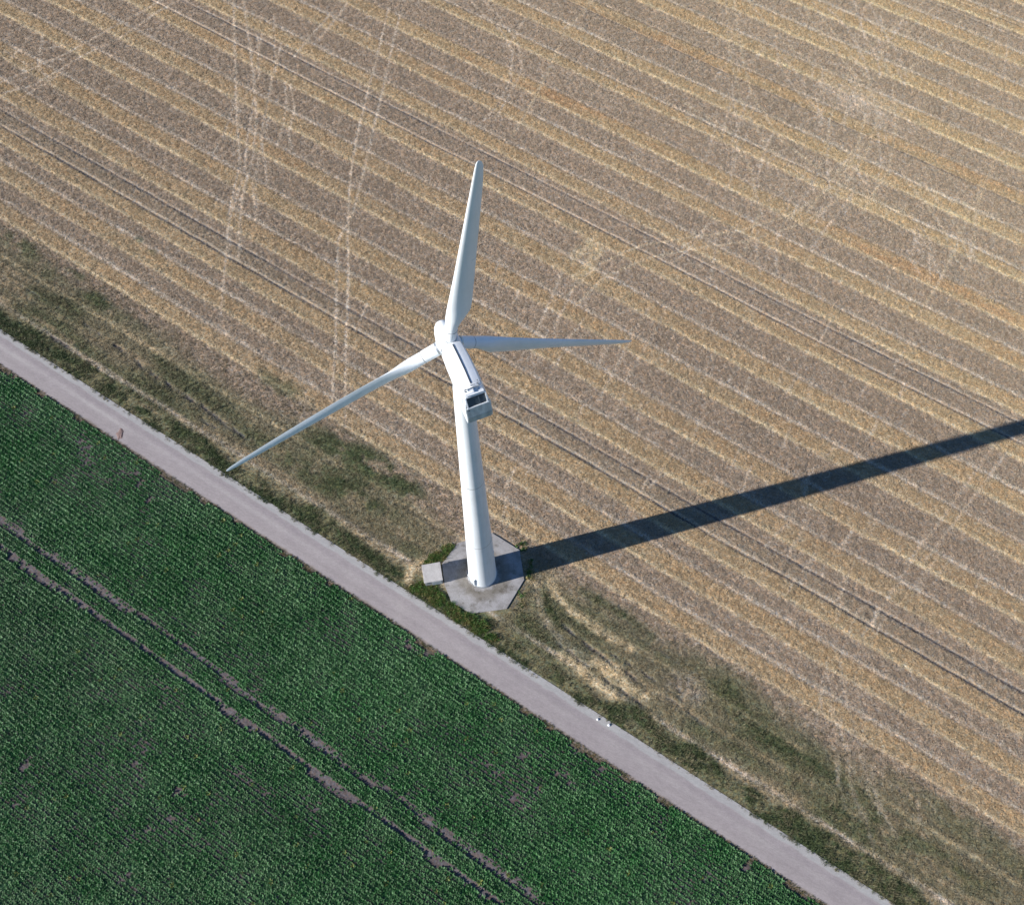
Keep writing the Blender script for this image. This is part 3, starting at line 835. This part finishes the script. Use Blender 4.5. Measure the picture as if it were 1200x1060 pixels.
# ---- weeds round the slab -------------------------------------------------------
wu = []; wv = []
padc = np.array([TB[0] * S, TB[1] * S])
weed_spots = [(500, 690, 13, 9, 260), (512, 702, 10, 8, 230), (530, 714, 10, 7, 170), (545, 725, 14, 6, 240), (562, 735, 11, 8, 220), (485, 690, 9, 7, 60),
              (515, 652, 12, 5, 150), (527, 643, 9, 5, 120), (505, 660, 8, 4, 60), (612, 640, 9, 5, 22), (622, 668, 6, 16, 22), (540, 700, 6, 3, 20), (575, 748, 9, 6, 70), (612, 700, 6, 12, 14)]
pts = []
for (px, py, rx, ry, k) in weed_spots:
    for _ in range(k):
        a = random.random() * 6.283; r = math.sqrt(random.random())
        q = ground(px + rx * r * math.cos(a), py + ry * r * math.sin(a)) * S
        pts.append(q)
pts = np.array(pts)
def inside(poly, p):
    ins = False; j = len(poly) - 1
    for i in range(len(poly)):
        if (poly[i][1] > p[1]) != (poly[j][1] > p[1]) and p[0] < (poly[j][0] - poly[i][0]) * (p[1] - poly[i][1]) / (poly[j][1] - poly[i][1]) + poly[i][0]: ins = not ins
        j = i
    return ins
kq = [ground(x, y, 1.9) * S for x, y in ((493.7, 662.5), (515.3, 658), (519.4, 679.9), (497.6, 683))]
vals = pts @ VD / S
pts = np.array([p for p, vv in zip(pts, vals) if not inside(pad, p) and not inside(kq, p) and vv > 20.9])
n = len(pts)
wt = np.where(rng.random((n, 1)) < .68, np.array([.070, .140, .032]), np.array([.20, .17, .07])) * (.7 + .6 * rng.random((n, 1)))
weeds = proto_collection('weed_plants', [rosette(8, .22, .2, .08, 40 + s, M_beet) for s in range(2)] + [tuft(14, .12, .30, .03, .7, 50 + s, M_grass) for s in range(2)])
scatter('weeds', np.concatenate([pts, np.zeros((n, 1))], 1), .7 + .8 * rng.random(n), rng.random(n) * 6.283, (rng.random((n, 2)) - .5) * .5, wt, weeds,
        'bright green leafy weeds growing round the concrete slab and the small cabin', 'weeds')

# ----------------------------------------------------------------------------
# transformer cabin
# ----------------------------------------------------------------------------
kc = sum(kq) / 4
ex = (kq[1] - kq[0] + kq[2] - kq[3]) / 2; ey = (kq[0] - kq[3] + kq[1] - kq[2]) / 2
kw, kd = np.linalg.norm(ex), np.linalg.norm(ey); ang = math.atan2(ex[1], ex[0])
kio = bpy.data.objects.new('transformer_cabin', None); scene.collection.objects.link(kio)
kio.location = (kc[0], kc[1], 0); kio.rotation_euler = (0, 0, ang)
props(kio, 'small square grey concrete cabin with flat roof beside the turbine slab', 'cabin')
KH = 1.52
bm = bmesh.new(); bm_box(bm, 0, 0, KH / 2 - .12, kw - .14, kd - .14, KH, bevel=.01); from_bm('wall', bm, M_conc, kio)
bm = bmesh.new(); bm_box(bm, 0, 0, KH - .12 + .062, kw, kd, .12, bevel=.02); from_bm('roof', bm, M_conc, kio)
bm = bmesh.new(); bm_box(bm, kw * .16, -kd / 2 + .055, .62, kw * .5, .05, 1.15, bevel=.008); dr = from_bm('door', bm, M_door, kio)
bm = bmesh.new(); bm_box(bm, kw * .36, -kd / 2 + .015, .62, .03, .04, .14, bevel=.004); from_bm('handle', bm, M_steel, dr)
bm = bmesh.new()
for i in range(7): bm_box(bm, kw * .16, -kd / 2 + .018, .86 + i * .04, kw * .3, .022, .022)
from_bm('louvre', bm, M_steel, dr)
bm = bmesh.new(); bm_box(bm, -kw * .27, -kd / 2 + .058, 1.1, kw * .2, .04, .25, bevel=.005); from_bm('vent', bm, M_darkmetal, kio)

# ----------------------------------------------------------------------------
# wind turbine
# ----------------------------------------------------------------------------
turb = bpy.data.objects.new('wind_turbine', None); scene.collection.objects.link(turb)
TX, TY = TB * S
turb.location = (TX, TY, PADZ)
props(turb, 'tall white three-bladed wind turbine standing on the concrete slab beside the lane', 'wind turbine')
def W(p): return Vector((p[0] - TX, p[1] - TY, p[2] - PADZ))        # world metres -> turbine local
def trad(z): return (2.07 - 0.0203 * z / S) * S                        # tower radius at height z (m)
NT = 64
def ring(z, r, n=NT):
    return [Vector((r * math.cos(t * 2 * math.pi / n), r * math.sin(t * 2 * math.pi / n), z - PADZ)) for t in range(n)]
ZS = [0.26, 17.7 * S, 37.9 * S, 60.4 * S]
tower = None
bm = bmesh.new()
bm_loft(bm, [ring(z, trad(z)) for z in (ZS[0], 5.0, 9.0, ZS[1] - .03)])
tower = from_bm('tower', bm, M_white, turb); smooth_by_angle(tower, 40)
for i, (a, b_) in enumerate(((ZS[1], ZS[2]), (ZS[2], ZS[3]))):
    bm = bmesh.new(); bm_loft(bm, [ring(a + .03 + (b_ - a - .06) * q, trad(a + (b_ - a) * q)) for q in (0, .33, .66, 1)])
    smooth_by_angle(from_bm('tower_section', bm, M_white, tower), 40)
for z in ZS[1:3]:
    bm = bmesh.new(); r = trad(z) + .008
    bm_loft(bm, [ring(z - .045, r), ring(z + .045, r)]); smooth_by_angle(from_bm('flange', bm, M_steel, tower), 40)
    bm = bmesh.new(); 
bm.free()
bm = bmesh.new(); bm_loft(bm, [ring(PADZ + .002, trad(0) + .10), ring(PADZ + .05, trad(0) + .10), ring(PADZ + .05, trad(0) + .01), ring(.30, trad(0) + .01)])
fl = from_bm('base_flange', bm, M_steel, tower); smooth_by_angle(fl)
bm = bmesh.new()
for i in range(40):
    a = i * 2 * math.pi / 40; r = trad(0) + .055
    bm_tube(bm, (r * math.cos(a), r * math.sin(a), .05), (r * math.cos(a), r * math.sin(a), .10), .018, .018, 6)
o = from_bm('anchor_bolts', bm, M_steel, tower); props(o, kind='stuff')
# door, facing the lane side
DA = math.atan2(-1, 0) - R(46)
def tower_frame(a, z, r): return Matrix.Translation((r * math.cos(a), r * math.sin(a), z - PADZ)) @ Matrix.Rotation(a, 4, 'Z')
bm = bmesh.new(); Md = tower_frame(DA, 1.35, trad(1.4) - .03)
bm_box(bm, .06, 0, .15, .10, .80, 1.95, Md, .03); dr = from_bm('door', bm, M_door, tower)
bm = bmesh.new()
bm_box(bm, .07, -.46, .15, .18, .07, 2.1, Md); bm_box(bm, .07, .46, .15, .18, .07, 2.1, Md); bm_box(bm, .08, 0, 1.235, .22, .99, .07, Md)
from_bm('frame', bm, M_white, dr)
bm = bmesh.new(); bm_box(bm, .13, .28, .1, .05, .03, .14, Md); from_bm('handle', bm, M_dark, dr)

# nacelle frame: s = backwards from the rotor centre, r = right (seen from behind), z = up
Chub = np.array([-5.423, 39.65, 62.467]) * S
AZ, TILT = R(-22.354), R(5.66)
av = np.array([math.sin(AZ) * math.cos(TILT), math.cos(AZ) * math.cos(TILT), math.sin(TILT)])
hv = np.array([math.cos(AZ), -math.sin(AZ), 0.0]); uvv = np.cross(hv, av)
def NL(s, r, z): return W(Chub - av * s * S + hv * r * S + uvv * z * S)       # survey units in, local metres out
NR = 0.15          # the shell sits a little to the right of the rotor centre line
def sect(s, hw_top, hw_mid, hw_bot, zt, zs, zb, off=NR, crown=.16, dz=0):
    """closed nacelle cross-section with a crowned roof and rounded shoulders"""
    P = []
    zt += dz
    P += [(-hw_bot + .12, zb), (-hw_bot, zb + .14), (-hw_mid, (zb + zs) * .5), (-(hw_mid * .75 + hw_top * .25), zs), (-hw_top - .04, zt - .16), (-hw_top + .08, zt - .03),
          (-hw_top * .5, zt + crown * .55), (-.05, zt + crown), (.05, zt + crown), (hw_top * .5, zt + crown * .62), (hw_top - .06, zt + crown * .05), (hw_top + .06, zt - .20),
          ((hw_mid * .75 + hw_top * .25), zs), (hw_mid, (zb + zs) * .5), (hw_bot, zb + .14), (hw_bot - .12, zb)]
    return [NL(s, x + off, z) for x, z in P]
bm = bmesh.new()
bm_loft(bm, [sect(.55, .66, .86, .78, .95, .35, -1.00, off=.02), sect(.80, .78, 1.00, .90, 1.12, .45, -1.18, off=.05), sect(2.0, .84, 1.10, 1.00, 1.22, .5, -1.32, off=.10),
             sect(3.8, .86, 1.15, 1.05, 1.26, .5, -1.40), sect(4.9, .86, 1.15, 1.05, 1.26, .5, -1.44), sect(5.5, .86, 1.15, 1.05, 1.26, .5, -1.46)])
nac = from_bm('nacelle', bm, M_nac, turb); smooth_by_angle(nac, 28)
# rear part, its back sloping: side walls, roof stub, sloping frame with a hatch opening, lower panel
def quad_slab(name, pts, thick, mat, parent, up=None):
    """plate over four local points, thickness inwards"""
    p = [Vector(x) for x in pts]
    nrm = (p[1] - p[0]).cross(p[3] - p[0]).normalized()
    bm = bmesh.new()
    bm_loft(bm, [p, [q - nrm * thick for q in p]])
    return from_bm(name, bm, mat, parent)
hw = 1.14
# side walls (profile in s,z)
prof = [(5.503, 1.12), (5.70, 1.16), (6.42, .36), (6.86, -.62), (6.98, -1.42), (6.7, -1.50), (5.503, -1.46)]
for sg in (-1, 1):
    bm = bmesh.new()
    def sx(z): return (0.86 + (hw - .86) * min(1, max(0, (1.12 - z) / .7)))
    a = [NL(s, NR + sg * sx(z), z) for s, z in prof]; b2 = [NL(s, NR + sg * (sx(z) - .06), z) for s, z in prof]
    bm_loft(bm, [a, b2]); from_bm('side_wall', bm, M_nac, nac)
t_ = .80
quad_slab('roof_end', [NL(5.503, NR - t_, 1.34), NL(5.72, NR - t_, 1.28), NL(5.72, NR + t_, 1.24), NL(5.503, NR + t_, 1.28)], -.09, M_nac, nac)
# floor
quad_slab('floor_panel', [NL(5.503, NR - 1.05, -1.45), NL(6.7, NR - 1.05, -1.49), NL(6.7, NR + 1.05, -1.49), NL(5.503, NR + 1.05, -1.45)], .05, M_nac, nac)
# sloping hatch frame
def slope(q, r): # q 0..1 down the slope
    return NL(5.71 + (6.43 - 5.71) * q, NR + r, 1.22 + (.36 - 1.22) * q)
fr = None
bm = bmesh.new()
for (q0, q1, r0, r1) in ((0, .10, -.88, .88), (.93, 1.0, -1.0, 1.0), (.10, .93, -.93, -.82), (.10, .93, .84, .95)):
    p = [slope(q0, r0), slope(q0, r1), slope(q1, r1), slope(q1, r0)]
    nrm = (p[1] - p[0]).cross(p[3] - p[0]).normalized()
    bm_loft(bm, [[x + nrm * .015 for x in p], [x - nrm * .05 for x in p]])
fr = from_bm('hatch_frame', bm, M_nac, nac)
bm = bmesh.new()
for r_ in (.22,):
    p = [slope(.10, r_), slope(.10, r_ + .05), slope(.93, r_ + .05), slope(.93, r_)]
    bm_loft(bm, [p, [x - Vector((0, 0, .05)) for x in p]])
from_bm('mullion', bm, M_darkmetal, fr)
bm = bmesh.new()
for i in range(9):
    q = .16 + i * .085
    p = [slope(q, -.80), slope(q, .82), slope(q + .035, .82), slope(q + .035, -.80)]
    dn = Vector((0, 0, -.06))
    bm_loft(bm, [[x + dn for x in p], [x + dn * 1.5 for x in p]])
from_bm('radiator_fins', bm, M_darkmetal, fr)
pl = [NL(5.76, NR - .9, .95), NL(5.76, NR + .9, .95), NL(6.32, NR + .9, .22), NL(6.32, NR - .9, .22)]
bm = bmesh.new(); bm_loft(bm, [pl, [x - Vector((0, 0, .03)) for x in pl]]); from_bm('hatch_back', bm, M_darkmetal, fr)
# lower rear panels
quad_slab('rear_panel', [NL(6.44, NR - 1.06, .34), NL(6.44, NR + 1.06, .34), NL(6.86, NR + 1.08, -.62), NL(6.86, NR - 1.08, -.62)], .05, M_panel, nac)
quad_slab('rear_panel', [NL(6.867, NR - 1.06, -.635), NL(6.867, NR + 1.06, -.635), NL(6.96, NR + 1.03, -1.42), NL(6.96, NR - 1.03, -1.42)], .05, M_panel, nac)
bm = bmesh.new(); bm_tube(bm, NL(6.49, NR - .86, .20), NL(6.58, NR - .86, .22), .055, .055, 10); from_bm('lamp', bm, M_dark, nac)
# dark ridge seam along the roof
bm = bmesh.new()
sa = [(.85, .06), (2.0, .11), (3.5, .16), (4.75, .16)]
L_ = []
for s, r_ in sa:
    zt = 1.12 + .10 * min(1, (s - .80) / 1.2) + .04 * min(1, max(0, (s - 2.0) / 1.8)) + .16
    L_.append([NL(s, r_ - .045, zt + .035), NL(s, r_ + .045, zt + .035), NL(s, r_ + .045, zt - .05), NL(s, r_ - .045, zt - .05)])
bm_loft(bm, L_); from_bm('ridge_seam', bm, M_dark, nac)
# instruments on the roof
def post(name, s, r, h, top=None):
    bm = bmesh.new(); b0 = NL(s, r, 1.24); t0 = NL(s, r, 1.30 + h)
    bm_tube(bm, b0, t0, .018, .014, 8)
    bm_tube(bm, NL(s, r, 1.30), NL(s, r, 1.36), .05, .05, 10)
    o = from_bm(name, bm, M_steel, nac)
    return o
for nm, s, r in (('wind_vane', 5.28, NR - .70), ('anemometer', 5.05, NR + .02), ('anemometer', 4.97, NR + .58), ('lightning_rod', 5.35, NR + .40), ('lightning_rod', 4.9, NR - .1)):
    o = post(nm, s, r, .5 if nm != 'lightning_rod' else .7)
    if nm == 'anemometer':
        bm = bmesh.new(); c0 = NL(s, r, 1.82)
        for k in range(3):
            a = k * 2.094; e = c0 + Vector((math.cos(a) * .12, math.sin(a) * .12, 0)); bm_tube(bm, c0, e, .008, .008, 6)
            bmesh.ops.create_uvsphere(bm, u_segments=8, v_segments=5, radius=.035, matrix=Matrix.Translation(e))
        from_bm('cups', bm, M_dark, o)
    if nm == 'wind_vane':
        bm = bmesh.new(); c0 = NL(s, r, 1.80); bm_box(bm, c0.x, c0.y, c0.z, .03, .30, .10); from_bm('vane', bm, M_dark, o)
bm = bmesh.new(); bm_loft(bm, [[NL(5.16, NR - .74, 1.46), NL(5.24, NR - .74, 1.46), NL(5.24, NR - .74, 1.52), NL(5.16, NR - .74, 1.52)], [NL(5.16, NR + .72, 1.46), NL(5.24, NR + .72, 1.46), NL(5.24, NR + .72, 1.52), NL(5.16, NR + .72, 1.52)]])
from_bm('handrail', bm, M_steel, nac)
# yaw ring between tower and nacelle
bm = bmesh.new(); zt = ZS[3]
bm_loft(bm, [ring(zt - .05, trad(zt) + .02, 40), ring(zt + .45, trad(zt) - .05, 40)]); yr = from_bm('yaw_ring', bm, M_steel, turb, False); smooth_by_angle(yr)

# hub and spinner
bm = bmesh.new(); n = 40; secs = []
for s, r in ((-2.15, .02), (-2.12, .22), (-2.0, .46), (-1.72, .68), (-1.2, .86), (-.6, .98), (.15, 1.02), (.42, 1.0), (.50, .93)):
    secs.append([NL(s, r * math.cos(t * 2 * math.pi / n), r * math.sin(t * 2 * math.pi / n)) for t in range(n)])
bm_loft(bm, secs); hub = from_bm('hub', bm, M_nac, turb, False); smooth_by_angle(hub, 50)
bm = bmesh.new(); secs = [[NL(s, r * math.cos(t * 2 * math.pi / n), r * math.sin(t * 2 * math.pi / n)) for t in range(n)] for s, r in ((.50, .86), (.60, .86))]
bm_loft(bm, secs); from_bm('shaft_gap', bm, M_dark, hub)

# blades
PHI, CONE, RB = R(5.99), R(-0.69), 24.53
def airfoil(n, tc, circ):
    """points round a section, x 0 (leading) .. 1 (trailing), y thickness; blended with a circle"""
    out = []
    for i in range(n):
        t = 2 * math.pi * i / n
        x = .5 * (1 + math.cos(t))                       # 1 at t=0 (trailing edge)
        yt = 5 * tc * (.2969 * math.sqrt(max(x, 0)) - .1260 * x - .3516 * x * x + .2843 * x ** 3 - .1015 * x ** 4)
        cam_ = .035 * 4 * x * (1 - x)
        y = (yt if t < math.pi else -yt) + cam_
        xc, yc = .5 + .5 * math.cos(t), .5 * math.sin(t)
        out.append((x * (1 - circ) + xc * circ, y * (1 - circ) + yc * circ))
    return out
BST = [(2.62, 1.10, 1, 1, .5, 14), (3.1, 1.10, 1, 1, .5, 14), (3.8, 1.28, .6, .75, .45, 14), (4.7, 1.68, .42, .35, .36, 13.5), (5.6, 1.98, .33, .08, .31, 12.5), (6.6, 1.98, .29, 0, .30, 10.5),
       (8.5, 1.86, .26, 0, .29, 7.5), (11, 1.68, .25, 0, .28, 4.5), (14, 1.46, .24, 0, .28, 2.2), (17, 1.24, .23, 0, .28, .8), (20, 1.00, .22, 0, .28, 0), (22.5, .78, .21, 0, .28, -.5),
       (23.8, .60, .2, 0, .30, -.5), (24.25, .42, .18, 0, .34, -.5), (24.45, .16, .16, 0, .4, -.5)]
PITCH_ADD = -2.5
for k in range(3):
    p = PHI + k * 2 * math.pi / 3
    rad = (math.cos(p) * uvv + math.sin(p) * hv)
    d = rad * math.cos(CONE) + av * math.sin(CONE)
    tng = math.sin(p) * uvv - math.cos(p) * hv
    nrm0 = np.cross(d, tng); nrm0 = nrm0 * np.sign(nrm0 @ av)
    secs = []
    for (r, ch, tc, circ, ax, tw) in BST:
        be = R(tw + PITCH_ADD)
        le = math.cos(be) * tng + math.sin(be) * nrm0
        th = -math.sin(be) * tng + math.cos(be) * nrm0
        # slight pre-bend and flap under load
        cpt = Chub + d * r * S
        secs.append([W(cpt + (le * (ax - x) * ch - th * y * ch) * S) for x, y in airfoil(36, tc, circ)])
    bm = bmesh.new(); bm_loft(bm, secs); bl = from_bm('blade', bm, M_blade, turb, False); smooth_by_angle(bl, 60)
    # root cylinder on the hub and the dark joint ring
    def circ_ring(r, rr_, n=40):
        return [W(Chub + d * r * S + (tng * math.cos(t * 2 * math.pi / n) + nrm0 * math.sin(t * 2 * math.pi / n)) * rr_ * S) for t in range(n)]
    bm = bmesh.new(); bm_loft(bm, [circ_ring(.4, .58), circ_ring(2.57, .57)]); o = from_bm('root_collar', bm, M_blade, bl, False); smooth_by_angle(o, 50)
    bm = bmesh.new(); bm_loft(bm, [circ_ring(2.56, .555), circ_ring(2.625, .555)]); o = from_bm('joint_ring', bm, M_dark, bl, False); smooth_by_angle(o, 50)
    bm = bmesh.new(); bm_loft(bm, [circ_ring(1.0, .62), circ_ring(1.16, .62)]); o = from_bm('seal_ring', bm, M_steel, bl, False); smooth_by_angle(o, 50)

# ----------------------------------------------------------------------------
# small things on the lane
# ----------------------------------------------------------------------------
M_stone = flat_mat('white_stone', (0.78, 0.78, 0.80), 0.6, 0, .1)
for (px, py, sz, lab) in ((700.3, 842.8, .12, 'white stone lying on the lane, the nearer one to the wind turbine'), (713.3, 849.3, .13, 'white stone lying on the lane, the farther one from the wind turbine')):
    bm = bmesh.new(); bmesh.ops.create_icosphere(bm, subdivisions=3, radius=sz)
    for v in bm.verts:
        v.co *= 1 + .22 * (float(vnoise(v.co.x * 9 + px, v.co.y * 9 + v.co.z * 7, 3)) - .5) * 2
        v.co.z *= .62; v.co.x *= 1.15
    o = from_bm('stone', bm, M_stone, None, True)
    q = ground(px, py) * S; o.location = (q[0], q[1], .05 + sz * .45)
    props(o, lab, 'stone', 'white stones on the lane')
# reddish earth spilled on the lower edge of the lane
bm = bmesh.new(); M_mud = flat_mat('reddish_earth', (0.20, 0.135, 0.12), .95, 0, .3, 12)
g = random.Random(3); q0 = ground(141, 508) * S
me_pts = []
NP = 14
for i in range(NP):
    a = i * 2 * math.pi / NP; rr_ = g.uniform(.42, .78)
    me_pts.append((rr_ * .75 * math.cos(a), rr_ * 1.15 * math.sin(a)))
cen = bm.verts.new((0, 0, .07)); rim = [bm.verts.new((x, y, .0)) for x, y in me_pts]; midr = [bm.verts.new((x * .6, y * .6, .05 + g.uniform(-.01, .02))) for x, y in me_pts]
for i in range(NP):
    j = (i + 1) % NP
    bm.faces.new((rim[i], rim[j], midr[j], midr[i])); bm.faces.new((midr[i], midr[j], cen))
o = from_bm('earth_clod', bm, M_mud); o.location = (q0[0], q0[1], .045)
props(o, 'flat heap of reddish earth on the lower edge of the lane, upper left', 'earth')

for o in scene.objects:
    pass
print('objects', len(scene.objects))
